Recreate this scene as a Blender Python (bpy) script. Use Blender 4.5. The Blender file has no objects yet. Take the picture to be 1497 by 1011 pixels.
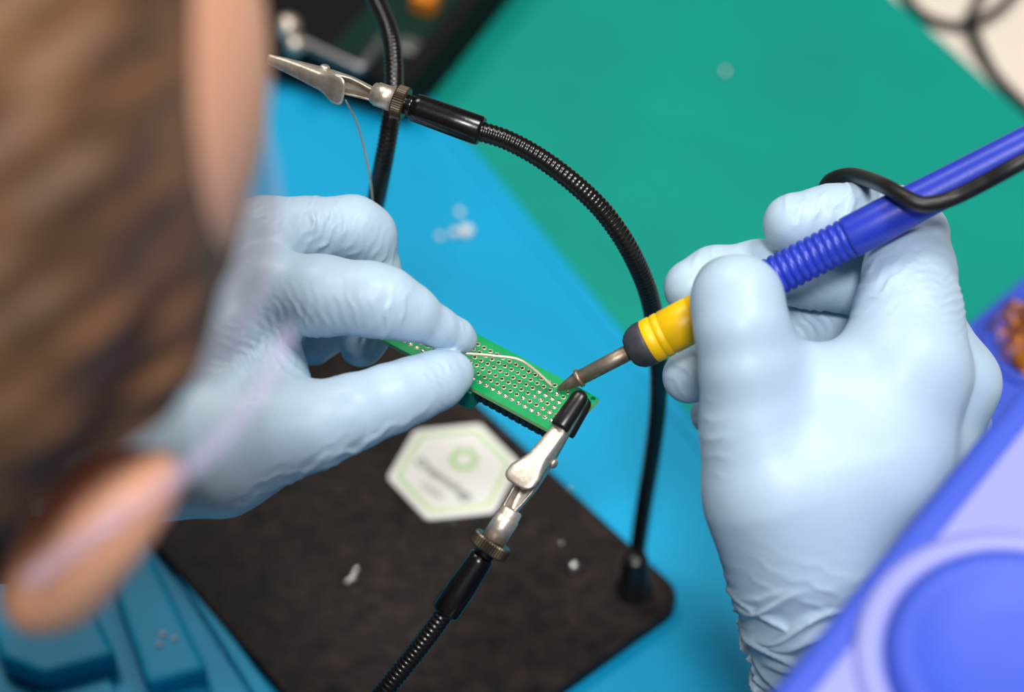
import bpy, math, random
import numpy as np
from mathutils import Vector, Matrix
random.seed(4)
V = lambda *a: np.array(a, dtype=float)
S = 0.001                                   # everything below is written in millimetres

# ------------------------------------------------------------------ camera, light, exposure
TILT = math.radians(43); FPX = 70 / 36 * 1497
HC = 652.0                                  # camera height above the blue mat
HB = 180.0                                  # height of the perfboard above the blue mat
sT, cT = math.sin(TILT), math.cos(TILT)
CAM = V(0, -HC * sT / cT, HC)
RT, UP, FW = V(1, 0, 0), V(0, cT, sT), V(0, sT, -cT)
scn = bpy.context.scene
COL = scn.collection
cam = bpy.data.cameras.new('camera'); camo = bpy.data.objects.new('camera', cam); COL.objects.link(camo)
camo.location = CAM * S; camo.rotation_euler = (TILT, 0, 0)
cam.lens = 70; cam.sensor_width = 36; cam.clip_start = 0.01; cam.clip_end = 50
cam.dof.use_dof = True; cam.dof.focus_distance = 0.632; cam.dof.aperture_fstop = 4.8
scn.camera = camo
w = bpy.data.worlds.new('world'); scn.world = w; w.use_nodes = True
w.node_tree.nodes['Background'].inputs[0].default_value = (0.90, 0.95, 1.0, 1)
w.node_tree.nodes['Background'].inputs[1].default_value = 0.3
def area(name, loc, target, sx, sy, power, col):
    l = bpy.data.lights.new(name, 'AREA'); l.shape = 'RECTANGLE'; l.size = sx; l.size_y = sy
    l.energy = power; l.color = col
    o = bpy.data.objects.new(name, l); COL.objects.link(o); o.location = loc
    o.rotation_euler = (Vector(target) - Vector(loc)).to_track_quat('-Z', 'Y').to_euler()
LIGHTS = [((-0.55, 0.75, 1.82), 0.6, 0.6, 15, (1.0, 0.94, 0.86)), ((0.6, -0.1, 1.82), 0.4, 0.4, 20, (1.0, 0.97, 0.93)), ((0.0, -1.15, 1.82), 0.3, 0.3, 28, (0.98, 0.98, 1.0))]
for loc, sx, sy, pw, lc_ in LIGHTS: area('ceiling_panel_light', loc, (loc[0], loc[1], 0), sx, sy, pw, lc_)
vs = scn.view_settings
vs.view_transform = 'Standard'; vs.look = 'None'; vs.exposure = 0.12; vs.gamma = 1.0; vs.use_curve_mapping = False

def ray(px, py):
    return FW + (px - 748.5) / FPX * RT + (505.5 - py) / FPX * UP
def D(px, py, d):                           # point of the place seen at a pixel, d millimetres along the view axis
    return CAM + ray(px, py) * d
def G(px, py, z=0.0):                       # point of the place seen at a pixel, at height z
    r = ray(px, py); return CAM + r * ((HC - z) / -r[2])
def nrm(v): return v / np.linalg.norm(v)

# ------------------------------------------------------------------ materials
def lin(c):
    return tuple((x / 255 / 12.92) if x / 255 <= 0.04045 else ((x / 255 + 0.055) / 1.055) ** 2.4 for x in c) + (1,)
MATS = {}
def mat(name, rgb, rough=0.5, metal=0.0, var=0.06, vscale=60, bump=0.0, bscale=400, coat=0.0, sss=0.0, sssr=(1, .4, .2), rgb2=None,
        spec=0.5, alpha=1.0, trans=0.0, stretch=None, vdetail=3):
    m = bpy.data.materials.new(name); m.use_nodes = True
    nt = m.node_tree; b = nt.nodes['Principled BSDF']
    tc = nt.nodes.new('ShaderNodeTexCoord'); mp = nt.nodes.new('ShaderNodeMapping')
    nt.links.new(tc.outputs['Object'], mp.inputs[0])
    if stretch: mp.inputs['Scale'].default_value = stretch
    n = nt.nodes.new('ShaderNodeTexNoise'); n.inputs['Scale'].default_value = vscale; n.inputs['Detail'].default_value = vdetail
    nt.links.new(mp.outputs[0], n.inputs['Vector'])
    mx = nt.nodes.new('ShaderNodeMix'); mx.data_type = 'RGBA'
    c = lin(rgb)
    if rgb2 is None:
        lo = tuple(max(0, x * (1 - var)) for x in c[:3]) + (1,); hi = tuple(min(1, x * (1 + var)) for x in c[:3]) + (1,)
    else: lo, hi = c, lin(rgb2)
    mx.inputs['A'].default_value = lo; mx.inputs['B'].default_value = hi
    cr = nt.nodes.new('ShaderNodeMapRange'); cr.inputs[1].default_value = 0.3; cr.inputs[2].default_value = 0.7
    nt.links.new(n.outputs['Fac'], cr.inputs[0]); nt.links.new(cr.outputs[0], mx.inputs['Factor'])
    nt.links.new(mx.outputs['Result'], b.inputs['Base Color'])
    b.inputs['Roughness'].default_value = rough; b.inputs['Metallic'].default_value = metal
    b.inputs['Specular IOR Level'].default_value = spec
    b.inputs['Coat Weight'].default_value = coat; b.inputs['Coat Roughness'].default_value = 0.15
    if sss:
        b.inputs['Subsurface Weight'].default_value = sss; b.inputs['Subsurface Scale'].default_value = 0.004
        b.inputs['Subsurface Radius'].default_value = sssr
    b.inputs['Alpha'].default_value = alpha; b.inputs['Transmission Weight'].default_value = trans
    if bump:
        n2 = nt.nodes.new('ShaderNodeTexNoise'); n2.inputs['Scale'].default_value = bscale; n2.inputs['Detail'].default_value = 4
        nt.links.new(mp.outputs[0], n2.inputs['Vector'])
        bp = nt.nodes.new('ShaderNodeBump'); bp.inputs['Strength'].default_value = bump; bp.inputs['Distance'].default_value = 0.0006
        nt.links.new(n2.outputs['Fac'], bp.inputs['Height']); nt.links.new(bp.outputs[0], b.inputs['Normal'])
    MATS[name] = m
    return m
mat('desk', (226, 214, 200), 0.5, vscale=9, var=0.05)
mat('desk_leg', (90, 92, 95), 0.4, metal=0.8)
mat('floor_vinyl', (120, 118, 115), 0.6, vscale=4, var=0.15)
mat('green_mat', (0, 142, 126), 0.6, spec=0.25, vscale=14, var=0.06, bump=0.1, bscale=700)
mat('blue_silicone', (0, 154, 200), 0.5, spec=0.3, vscale=12, var=0.05, bump=0.08, bscale=800)
mat('plate_black', (9, 7, 6), 0.62, rgb2=(46, 36, 31), spec=0.22, vscale=130, vdetail=8, bump=0.35, bscale=500)
mat('black_coated', (15, 13, 12), 0.26, spec=0.6, bump=0.05, bscale=900)
mat('black_sleeve', (13, 11, 10), 0.24, spec=0.5, bump=0.06, bscale=900)
mat('knurl_metal', (104, 92, 78), 0.36, metal=0.9)
mat('clip_steel', (226, 216, 202), 0.40, metal=0.82, vscale=300, rgb2=(196, 182, 166), bump=0.15, bscale=900)
mat('rubber_black', (18, 15, 15), 0.32, spec=0.55)
mat('badge_white', (244, 243, 238), 0.4, var=0.01)
mat('badge_green', (150, 214, 140), 0.45, vscale=16, rgb2=(214, 232, 150))
mat('badge_ink', (70, 64, 68), 0.5)
mat('badge_ink_pale', (180, 174, 174), 0.5)
mat('pcb_green', (0, 150, 84), 0.35, vscale=200, var=0.08, coat=0.3)
mat('pcb_edge', (150, 205, 130), 0.55)
mat('pad_tin', (196, 178, 158), 0.3, metal=0.7, vscale=400, var=0.15)
mat('solder', (226, 222, 214), 0.2, metal=0.95)
mat('solder_wire', (232, 222, 196), 0.3, metal=0.5)
mat('header_black', (16, 17, 22), 0.45)
mat('terminal_green', (0, 110, 84), 0.45)
mat('iron_tip', (150, 136, 122), 0.5, metal=0.8, rgb2=(98, 86, 76), vscale=400, bump=0.3, bscale=900)
mat('iron_barrel', (178, 164, 146), 0.48, metal=0.85, rgb2=(132, 112, 94), vscale=160, bump=0.15, bscale=700)
mat('iron_collar', (46, 48, 54), 0.5, rgb2=(66, 67, 72), vscale=200)
mat('iron_yellow', (252, 205, 6), 0.42, vscale=120, rgb2=(240, 188, 0), bump=0.06, bscale=600)
mat('iron_blue', (38, 58, 182), 0.36, vscale=120, var=0.06, bump=0.08, bscale=900)
mat('glove', (178, 202, 221), 0.42, vscale=40, var=0.03, bump=0.10, bscale=900, sss=0.15, sssr=(.4, .7, 1.0), spec=0.35)
mat('skin', (234, 172, 138), 0.5, vscale=30, var=0.06, bump=0.1, bscale=500, sss=0.25)
mat('hair', (46, 29, 18), 0.65, vscale=40, rgb2=(128, 88, 54), stretch=(1, 1, 1), bump=0.5, bscale=300, vdetail=6)
mat('eye_white', (235, 232, 226), 0.2)
mat('shirt', (52, 58, 72), 0.85, vscale=60, var=0.12)
mat('trousers', (40, 44, 54), 0.85)
mat('shoe', (30, 28, 28), 0.6)
mat('glasses_clear', (206, 190, 224), 0.12, alpha=0.22, var=0.0)
mat('tray_black', (9, 9, 10), 0.7, spec=0.2)
mat('steel', (150, 148, 146), 0.35, metal=0.9)
mat('orange_plastic', (220, 130, 30), 0.45)
mat('dark_pcb', (4, 40, 28), 0.7, spec=0.2)
mat('cable_black', (22, 20, 20), 0.45)
mat('station_blue', (54, 82, 196), 0.55, var=0.03)
mat('station_panel', (140, 146, 214), 0.5, var=0.02)
mat('brass', (200, 128, 40), 0.28, metal=1.0)
mat('thread', (160, 158, 150), 0.4)

# ------------------------------------------------------------------ object helpers
def link(name, me, parent=None):
    o = bpy.data.objects.new(name, me); COL.objects.link(o)
    if parent is not None: o.parent = parent
    return o
def mesh(name, verts, faces, m, parent=None, smooth=True, origin=None):
    """verts in world millimetres; the object sits at `origin` (mm)."""
    verts = np.asarray(verts, float)
    if origin is None: origin = V(0, 0, 0)
    me = bpy.data.meshes.new(name)
    if isinstance(faces, np.ndarray):
        n = len(faces); me.vertices.add(len(verts)); me.vertices.foreach_set('co', ((verts - origin) * S).astype(np.float32).ravel())
        me.loops.add(4 * n); me.loops.foreach_set('vertex_index', faces.astype(np.int32).ravel())
        me.polygons.add(n); me.polygons.foreach_set('loop_start', np.arange(0, 4 * n, 4, dtype=np.int32))
        me.polygons.foreach_set('loop_total', np.full(n, 4, dtype=np.int32)); me.update(calc_edges=True)
    else:
        me.from_pydata([tuple(v) for v in (verts - origin) * S], [], [tuple(f) for f in faces])
    me.materials.append(MATS[m])
    me.polygons.foreach_set('use_smooth', [smooth] * len(me.polygons)); me.update()
    o = link(name, me, parent)
    o.location = Vector(origin * S)
    return o
def setp(o, label=None, cat=None, group=None, kind=None):
    if label: o['label'] = label
    if cat: o['category'] = cat
    if group: o['group'] = group
    if kind: o['kind'] = kind
    return o
def thing(name, label, cat, loc=(0, 0, 0), group=None):
    """An Empty at the thing's base; parts are given in world millimetres and made relative to it."""
    o = bpy.data.objects.new(name, None); COL.objects.link(o); o.empty_display_size = 0.01
    o.location = Vector(V(*loc) * S); ORG[o.name] = V(*loc)
    return setp(o, label, cat, group)
ORG = {}
def root_org(p):
    while p.parent is not None: p = p.parent
    return ORG.get(p.name, V(0, 0, 0))
def part(name, vf, m, parent, smooth=True, label=None):
    o = mesh(name, np.asarray(vf[0], float) - root_org(parent), vf[1], m, parent, smooth)
    if label: o['label'] = label
    return o
def one(name, vf, m, label, cat, group=None, smooth=True, kind=None):
    verts, faces = np.asarray(vf[0], float), vf[1]
    org = V((verts[:, 0].min() + verts[:, 0].max()) / 2, (verts[:, 1].min() + verts[:, 1].max()) / 2, verts[:, 2].min())
    return setp(mesh(name, verts, faces, m, None, smooth, org), label, cat, group, kind)
def bev(o, wdt, seg=3, ang=35):
    b = o.modifiers.new('bevel', 'BEVEL'); b.width = wdt * S; b.segments = seg; b.limit_method = 'ANGLE'; b.angle_limit = math.radians(ang)
    b.harden_normals = False
    return o
def join(*vfs):
    vs_, fs = [], []; n = 0
    for v, f in vfs:
        vs_.append(np.asarray(v, float)); fs += [tuple(i + n for i in q) for q in f]; n += len(v)
    return np.vstack(vs_), fs
def prism(pts, z0, z1):
    n = len(pts); v = [(p[0], p[1], z0) for p in pts] + [(p[0], p[1], z1) for p in pts]
    area_ = sum(pts[i][0] * pts[(i + 1) % n][1] - pts[(i + 1) % n][0] * pts[i][1] for i in range(n))
    if area_ < 0:
        v = [(p[0], p[1], z0) for p in pts[::-1]] + [(p[0], p[1], z1) for p in pts[::-1]]
    f = [tuple(range(n - 1, -1, -1)), tuple(range(n, 2 * n))] + [(i, (i + 1) % n, n + (i + 1) % n, n + i) for i in range(n)]
    return np.array(v, float), f
def obox(c, ax, ay, hx, hy, z0, z1):
    c, ax, ay = V(*c[:2]), V(*ax[:2]), V(*ay[:2])
    return prism([c - ax * hx - ay * hy, c + ax * hx - ay * hy, c + ax * hx + ay * hy, c - ax * hx + ay * hy], z0, z1)
def rrect(c, ax, ay, hx, hy, r, n=6):
    c, ax, ay = V(*c[:2]), V(*ax[:2]), V(*ay[:2]); out = []
    for sx, sy, a0 in ((1, 1, 0), (-1, 1, 90), (-1, -1, 180), (1, -1, 270)):
        for k in range(n + 1):
            a = math.radians(a0 + 90 * k / n)
            out.append(c + ax * (sx * (hx - r) + r * math.cos(a)) + ay * (sy * (hy - r) + r * math.sin(a)))
    return out
def ringframe(d):
    d = nrm(d); h = V(0, 0, 1) if abs(d[2]) < 0.9 else V(1, 0, 0)
    x = nrm(np.cross(h, d)); return x, np.cross(d, x)
def lathe(a, b, prof, n=28, ref=None):
    """prof: (s, r) with s in mm from a towards b; caps closed."""
    d = nrm(b - a)
    if ref is None: x, y = ringframe(d)
    else: x = nrm(ref - d * (ref @ d)); y = np.cross(d, x)
    v = []
    for s, r in prof:
        for k in range(n):
            t = 2 * math.pi * k / n
            v.append(a + d * s + (x * math.cos(t) + y * math.sin(t)) * r)
    f = [(i * n + k, i * n + (k + 1) % n, (i + 1) * n + (k + 1) % n, (i + 1) * n + k) for i in range(len(prof) - 1) for k in range(n)]
    f += [tuple(range(n - 1, -1, -1)), tuple((len(prof) - 1) * n + k for k in range(n))]
    return np.array(v), f
def spline(pts, step):
    P = [V(*p) for p in pts]; P = [2 * P[0] - P[1]] + P + [2 * P[-1] - P[-2]]
    dense = []
    for i in range(1, len(P) - 2):
        p0, p1, p2, p3 = P[i - 1:i + 3]
        for t in np.linspace(0, 1, 40, endpoint=False):
            dense.append(0.5 * (2 * p1 + (p2 - p0) * t + (2 * p0 - 5 * p1 + 4 * p2 - p3) * t * t + (3 * p1 - p0 - 3 * p2 + p3) * t ** 3))
    dense.append(P[-2]); dense = np.array(dense)
    L = np.concatenate([[0], np.cumsum(np.linalg.norm(np.diff(dense, axis=0), axis=1))])
    n = max(2, int(L[-1] / step)); ss = np.linspace(0, L[-1], n + 1)
    return np.stack([np.interp(ss, L, dense[:, k]) for k in range(3)], 1), ss
def sweep(pts, rad, step=1.0, n=14):
    """Tube along a spline; rad is a number or a function of arc length (mm)."""
    P, ss = spline(pts, step)
    T = np.gradient(P, axis=0); T /= np.linalg.norm(T, axis=1)[:, None]
    x, y = ringframe(T[0]); v = []
    for i, (p, t) in enumerate(zip(P, T)):
        x = nrm(x - t * (x @ t)); y = np.cross(t, x)
        r = rad(ss[i], ss[-1]) if callable(rad) else rad
        for k in range(n):
            a = 2 * math.pi * k / n; v.append(p + (x * math.cos(a) + y * math.sin(a)) * r)
    m = len(P)
    f = [(i * n + k, i * n + (k + 1) % n, (i + 1) * n + (k + 1) % n, (i + 1) * n + k) for i in range(m - 1) for k in range(n)]
    f += [tuple(range(n - 1, -1, -1)), tuple((m - 1) * n + k for k in range(n))]
    return np.array(v), f

# ------------------------------------------------------------------ organic surfaces: blended round cones, meshed
AX = np.stack([RT, UP, FW], 1)              # grid frame (any orthonormal frame would do)
def cone_f(X, Y, Z, a, b, ra, rb):
    ba = b - a; L = max(ba @ ba, 1e-6)
    h = np.clip(((X - a[0]) * ba[0] + (Y - a[1]) * ba[1] + (Z - a[2]) * ba[2]) / L, 0, 1)
    return np.sqrt((X - a[0] - h * ba[0]) ** 2 + (Y - a[1] - h * ba[1]) ** 2 + (Z - a[2] - h * ba[2]) ** 2) - (ra + (rb - ra) * h)
def smin(a, b, k):
    h = np.maximum(k - np.abs(a - b), 0) / k
    return np.minimum(a, b) - h * h * k * 0.25
class Field:
    def __init__(self, lo, hi, h, frame=AX):
        self.h, self.fr = h, frame; self.lo = lo
        self.n = np.ceil((hi - lo) / h).astype(int) + 1
        self.ax = [(lo[i] + h * np.arange(self.n[i])).astype(np.float32) for i in range(3)]
    def box(self, lo, hi):
        i0 = np.clip(np.floor((lo - self.lo) / self.h).astype(int), 0, self.n - 1); i1 = np.clip(np.ceil((hi - self.lo) / self.h).astype(int) + 1, 1, self.n)
        return tuple(slice(a, b) for a, b in zip(i0, i1))
    def coords(self, sl):
        return self.ax[0][sl[0]][:, None, None], self.ax[1][sl[1]][None, :, None], self.ax[2][sl[2]][None, None, :]
    def full(self): return np.full(tuple(self.n), 60, np.float32)
    def add(self, f, prims, k, pad=16):
        for a, b, ra, rb in prims:
            r = max(ra, rb) + pad
            sl = self.box(np.minimum(a, b) - r, np.maximum(a, b) + r)
            X, Y, Z = self.coords(sl)
            f[sl] = smin(f[sl], cone_f(X, Y, Z, a, b, ra, rb).astype(np.float32), k)
        return f
    def mesh(self, f, smooth=2):
        s = f < 0; nx, ny, nz = f.shape
        cnt = np.zeros((nx - 1, ny - 1, nz - 1), np.int8)
        sl = lambda i, n: slice(i, n - 1 + i)
        for i in (0, 1):
            for j in (0, 1):
                for k in (0, 1): cnt += s[sl(i, nx), sl(j, ny), sl(k, nz)]
        act = (cnt > 0) & (cnt < 8); idx = np.argwhere(act)
        ids = np.full(act.shape, -1, np.int64); ids[act] = np.arange(len(idx))
        acc = np.zeros((len(idx), 3)); num = np.zeros(len(idx))
        C = [(i, j, k) for i in (0, 1) for j in (0, 1) for k in (0, 1)]
        for c0 in C:
            for ax in range(3):
                if c0[ax]: continue
                c1 = list(c0); c1[ax] = 1
                v0 = f[idx[:, 0] + c0[0], idx[:, 1] + c0[1], idx[:, 2] + c0[2]]; v1 = f[idx[:, 0] + c1[0], idx[:, 1] + c1[1], idx[:, 2] + c1[2]]
                m = (v0 < 0) != (v1 < 0); t = np.where(m, v0 / np.where(m, v0 - v1, 1), 0)
                p = np.tile(np.array(c0, float), (len(idx), 1)); p[:, ax] += t
                acc[m] += p[m]; num[m] += 1
        P = (idx + acc / num[:, None]) * self.h + self.lo
        quads = []
        for ax in range(3):
            a0 = [slice(None)] * 3; a1 = [slice(None)] * 3; a0[ax] = slice(0, -1); a1[ax] = slice(1, None)
            s0, s1 = s[tuple(a0)], s[tuple(a1)]
            e = np.argwhere(s0 != s1); o1, o2 = (ax + 1) % 3, (ax + 2) % 3
            e = e[(e[:, o1] > 0) & (e[:, o2] > 0) & (e[:, o1] < f.shape[o1] - 1) & (e[:, o2] < f.shape[o2] - 1)]
            fl = s0[e[:, 0], e[:, 1], e[:, 2]]
            q = []
            for d1, d2 in ((1, 1), (0, 1), (0, 0), (1, 0)):
                g = e.copy(); g[:, o1] -= d1; g[:, o2] -= d2; q.append(ids[g[:, 0], g[:, 1], g[:, 2]])
            q = np.stack(q, 1); q[~fl] = q[~fl][:, ::-1]; quads.append(q)
        Q = np.vstack(quads)
        if np.linalg.det(self.fr) < 0: Q = Q[:, ::-1].copy()
        for _ in range(smooth): P = relax(P, Q)
        W = P @ self.fr.T
        return W, Q
def relax(P, Q, w=0.6):
    n = len(P); A = np.zeros((n, 3)); c = np.zeros(n)
    for i, j in ((0, 1), (1, 2), (2, 3), (3, 0)):
        for a, b in ((i, j), (j, i)):
            for k in range(3): A[:, k] += np.bincount(Q[:, a], P[Q[:, b], k], n)
            c += np.bincount(Q[:, a], minlength=n)
    c[c == 0] = 1
    return P * (1 - w) + w * A / c[:, None]
def normals(P, Q):
    fn = np.cross(P[Q[:, 2]] - P[Q[:, 0]], P[Q[:, 3]] - P[Q[:, 1]]); N = np.zeros_like(P)
    for k in range(4):
        for j in range(3): N[:, j] += np.bincount(Q[:, k], fn[:, j], len(P))
    return N / np.maximum(np.linalg.norm(N, axis=1), 1e-9)[:, None]
def organic(palm, fingers, h, kp=14, kf=7, kc=3):
    """palm: blended mass; fingers: chains, each blended into the palm and only touching one another."""
    T = lambda pr: [(a @ AX, b @ AX, ra, rb) for a, b, ra, rb in pr]
    palm = T(palm); fingers = [T(c) for c in fingers]
    pts = np.array([q for p in palm + sum(fingers, []) for q in (p[0], p[1])]); rm = max(max(p[2], p[3]) for p in palm + sum(fingers, []))
    F = Field(pts.min(0) - rm - 4, pts.max(0) + rm + 4, h)
    base = F.add(F.full(), palm, kp); tot = base.copy()
    for ch in fingers:
        q = np.array([p[i] for p in ch for i in (0, 1)]); r = max(max(p[2], p[3]) for p in ch) + 14
        sl = F.box(q.min(0) - r, q.max(0) + r)
        sub = np.full(tot[sl].shape, 60, np.float32); X, Y, Z = F.coords(sl)
        for a, b, ra, rb in ch: sub = smin(sub, cone_f(X, Y, Z, a, b, ra, rb).astype(np.float32), kc)
        tot[sl] = np.minimum(tot[sl], smin(base[sl], sub, kf))
    return F.mesh(tot)
def chain(pts):
    """(px, py, depth, radius in px) -> list of round cones in mm."""
    J = [(D(p[0], p[1], p[2]), p[3] * p[2] / FPX) for p in pts]
    return [(J[i][0], J[i + 1][0], J[i][1], J[i + 1][1]) for i in range(len(J) - 1)]
def wrinkle(P, Q, specs):
    N = normals(P, Q); disp = np.zeros(len(P))
    for (c, dpx, sa, sp, amp, wl, sharp) in specs:
        c = D(*c); d = nrm(RT * dpx[0] - UP * dpx[1]); q = np.cross(d, FW)
        dp = P - c; t = dp @ d; u = dp @ q; rest = np.sqrt(np.maximum((dp * dp).sum(1) - t * t, 0))
        wgt = np.exp(-(t / sa) ** 2 - (rest / sp) ** 2)
        ph = 2 * np.pi * (t + 0.10 * u * u / max(sp, 1) + 0.7 * np.sin(u * 0.35 + c[0]) + 0.5 * np.sin(u * 0.8 + t * 0.3)) / wl
        am = 0.65 + 0.35 * np.sin(t * 1.1 + u * 0.25 + 2)
        disp += 1.45 * amp * wgt * am * ((0.5 + 0.5 * np.cos(ph)) ** sharp - 0.3)
    return P + N * disp[:, None]
def crumple(P, Q, c, dpx, lo, hi, amp, seed=1):
    """Loose bunched film: folds running roughly across the arm."""
    N = normals(P, Q); c = D(*c); d = nrm(RT * dpx[0] - UP * dpx[1]); q = nrm(np.cross(d, FW)); e = np.cross(d, q)
    dp = P - c; t = dp @ d; u = dp @ q; v = dp @ e; ang = np.arctan2(v, u) * 22
    wgt = np.clip((t - lo) / 9, 0, 1) * np.clip((hi - t) / 9, 0, 1)
    f = np.full(len(P), -1.0); rs = np.random.RandomState(seed)
    for k, (wl, ti) in enumerate(((13, .45), (10, -.35), (16, .10))):
        p1_, p2_, p3_ = rs.uniform(0, 6.28, 3)
        ph = (t + ti * ang + 2.6 * np.sin(ang * .11 + p1_) + 1.4 * np.sin(ang * .27 + t * .08 + p2_)) / wl
        rdg = (1 - np.abs(np.sin(np.pi * ph + p3_))) ** 2.0 * (0.55 + 0.45 * np.sin(ang * .16 + t * .05 + p2_ * 2))
        f = np.maximum(f, rdg)
    return P + N * (amp * wgt * (f - 0.35))[:, None]

# ------------------------------------------------------------------ large structure: floor, bench, mats
m1 = nrm(V(0.484, -0.875)); m2 = V(-m1[1], m1[0])           # bench axes: m1 along the front edge, m2 away from the sitter
o = one('floor', prism([(-1900, -1900), (1900, -1900), (1900, 1900), (-1900, 1900)], -760, -740), 'floor_vinyl', None, None, smooth=False)
o['kind'] = 'structure'
mat('wall_paint', (112, 112, 112), 0.8, vscale=3, var=0.02); mat('lamp_frame', (235, 235, 235), 0.5)
for nm, x0, x1, y0, y1 in (('wall_left', -1900, -1840, -1900, 1900), ('wall_right', 1840, 1900, -1900, 1900), ('wall_back', -1840, 1840, 1840, 1900), ('wall_front', -1840, 1840, -1900, -1840)):
    one(nm, prism([(x0, y0), (x1, y0), (x1, y1), (x0, y1)], -740, 1860), 'wall_paint', None, None, smooth=False)['kind'] = 'structure'
one('ceiling', prism([(-1900, -1900), (1900, -1900), (1900, 1900), (-1900, 1900)], 1860, 1900), 'wall_paint', None, None, smooth=False)['kind'] = 'structure'
EB = G(698, 223, 0)[:2]                                       # a point of the blue mat's edge towards the green mat
GE = G(1405, 83, -3)[:2]                                      # a point of the green mat's far edge
eb2, ge2 = EB @ m2, GE @ m2
front2 = G(0, 1011)[:2] @ m2 - 150                            # bench front edge
def mc(u, v): return m1 * u + m2 * v
bench = thing('workbench', 'pale beige workbench top under the green mat', 'workbench', (*mc(0, ge2), -740))
c = mc(60, (front2 + ge2 + 420) / 2); hv = (ge2 + 420 - front2) / 2
bev(part('tabletop', obox(c, m1, m2, 800, hv, -36, -6), 'desk', bench, False), 2)
for su in (-1, 1):
    for sv in (-1, 1):
        part('leg', obox(c + m1 * su * 740 + m2 * sv * (hv - 50), m1, m2, 22, 22, -740, -36), 'desk_leg', bench, False)
gm = one('cutting_mat', prism(rrect(mc(40, (front2 + 20 + ge2) / 2), m1, m2, 560, (ge2 - front2 - 20) / 2, 12), -6, -3), 'green_mat',
         'large teal green rubber work mat covering the beige bench', 'mat', smooth=False)
bev(gm, 0.8, 2)

# blue silicone mat with raised rim, blocks and troughs
eu = EB @ m1
bm = thing('silicone_mat', 'bright blue silicone soldering mat with moulded troughs, lying on the green mat', 'mat', (*mc(eu + 160, eb2 - 160), -3))
U0, U1, V0, V1 = eu - 150, eu + 520, front2 + 35, eb2
bev(part('sheet', prism(rrect(mc((U0 + U1) / 2, (V0 + V1) / 2), m1, m2, (U1 - U0) / 2, (V1 - V0) / 2, 10), -3, 0), 'blue_silicone', bm, False), 0.6, 2)
def rimpart(u0, u1, v0, v1, z=1.6):
    bev(part('rim', obox(mc((u0 + u1) / 2, (v0 + v1) / 2), m1, m2, (u1 - u0) / 2, (v1 - v0) / 2, -0.5, z), 'blue_silicone', bm, False), 1.2, 3)
rimpart(U0 + 2, U1 - 2, V1 - 8, V1 - 1, .9); rimpart(U0 + 2, U1 - 2, V0 + 1, V0 + 9); rimpart(U0 + 1, U0 + 9, V0 + 9.2, V1 - 9.2); rimpart(U1 - 9, U1 - 1, V0 + 9.2, V1 - 9.2)

# ------------------------------------------------------------------ helping-hands stand
pa = nrm(V(0.636, -0.772)); pb = V(-pa[1], pa[0])             # plate axes
R1 = G(985, 862, 8)[:2]                                       # right-hand corner of the plate (as if it were square)
wid = (G(968, 826, 8)[:2] - G(426, 1008, 8)[:2]) @ pb
lenp = 215.0
pr2 = R1 + pb * 2
pc = pr2 - pa * lenp / 2 - pb * wid / 2 + pa * 6
stand = thing('helping_hands_stand', 'black helping-hands stand with flexible gooseneck arms and steel clips', 'stand', (*pc, 0))
pl = part('base_plate', prism(rrect(pc, pa, pb, lenp / 2, wid / 2, 11, 8), 0.2, 8), 'plate_black', stand, False)
bev(pl, 1.2, 3)
RIB = lambda r: (lambda s, L: r * (0.90 + 0.12 * abs(math.sin(math.pi * s / 1.62))))
def gooseneck(pts, r=3.25):
    return part('gooseneck', sweep(pts, RIB(r), 0.405, 16), 'black_coated', stand)
def boot(arm, p, h=16, r=5.2):
    p = V(*p); part('boot', lathe(p, p + V(0, 0, h), [(0, r + 1.6), (1.5, r + 1.6), (2.2, r), (h - 3, r - 0.6), (h, r - 1.6)], 24), 'rubber_black', arm)
def knurled(a, d, r, t, arm, n=44):
    d = nrm(d); x, y = ringframe(d); v = []; m = 2 * n
    for s, k in ((0, .80), (0.0, .93), (0.5, 1), (t - 0.5, 1), (t, .93), (t, .70)):
        for i in range(m):
            rr = r * k * (0.955 if (i % 2 and 0.9 < k) else 1)
            an = 2 * math.pi * i / m; v.append(a + d * s + (x * math.cos(an) + y * math.sin(an)) * rr)
    f = [(j * m + i, j * m + (i + 1) % m, (j + 1) * m + (i + 1) % m, (j + 1) * m + i) for j in range(5) for i in range(m)]
    f += [tuple(range(m - 1, -1, -1)), tuple(5 * m + i for i in range(m))]
    part('knurled_ring', (np.array(v), f), 'knurl_metal', arm, False)
def sheet(o_, X, Y, Z, rows, nseg=14, th=0.55):
    """Folded sheet-metal jaw: rows of (x, half width, crown height, wall drop, arch)."""
    v, f = [], []; prof_n = nseg + 1
    for x, hw, z, drop, arch in rows:
        for k in range(prof_n):
            t = -1 + 2 * k / nseg
            y = hw * math.sin(t * math.pi / 2) if abs(t) < 1 else hw * t
            e = max(0.0, (abs(t) - 0.55) / 0.45)
            zz = z - arch * (y / hw) ** 2 - drop * e ** 1.3
            v.append(o_ + X * x + Y * y + Z * zz)
    for i in range(len(rows) - 1):
        for k in range(nseg): f.append((i * prof_n + k, (i + 1) * prof_n + k, (i + 1) * prof_n + k + 1, i * prof_n + k + 1))
    return np.array(v), f
def interp_rows(keys, n=26):
    xs = [k[0] for k in keys]; out = []
    for x in np.linspace(xs[0], xs[-1], n):
        out.append((x,) + tuple(float(np.interp(x, xs, [k[j] for k in keys])) for j in range(1, 5)))
    return out
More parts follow.
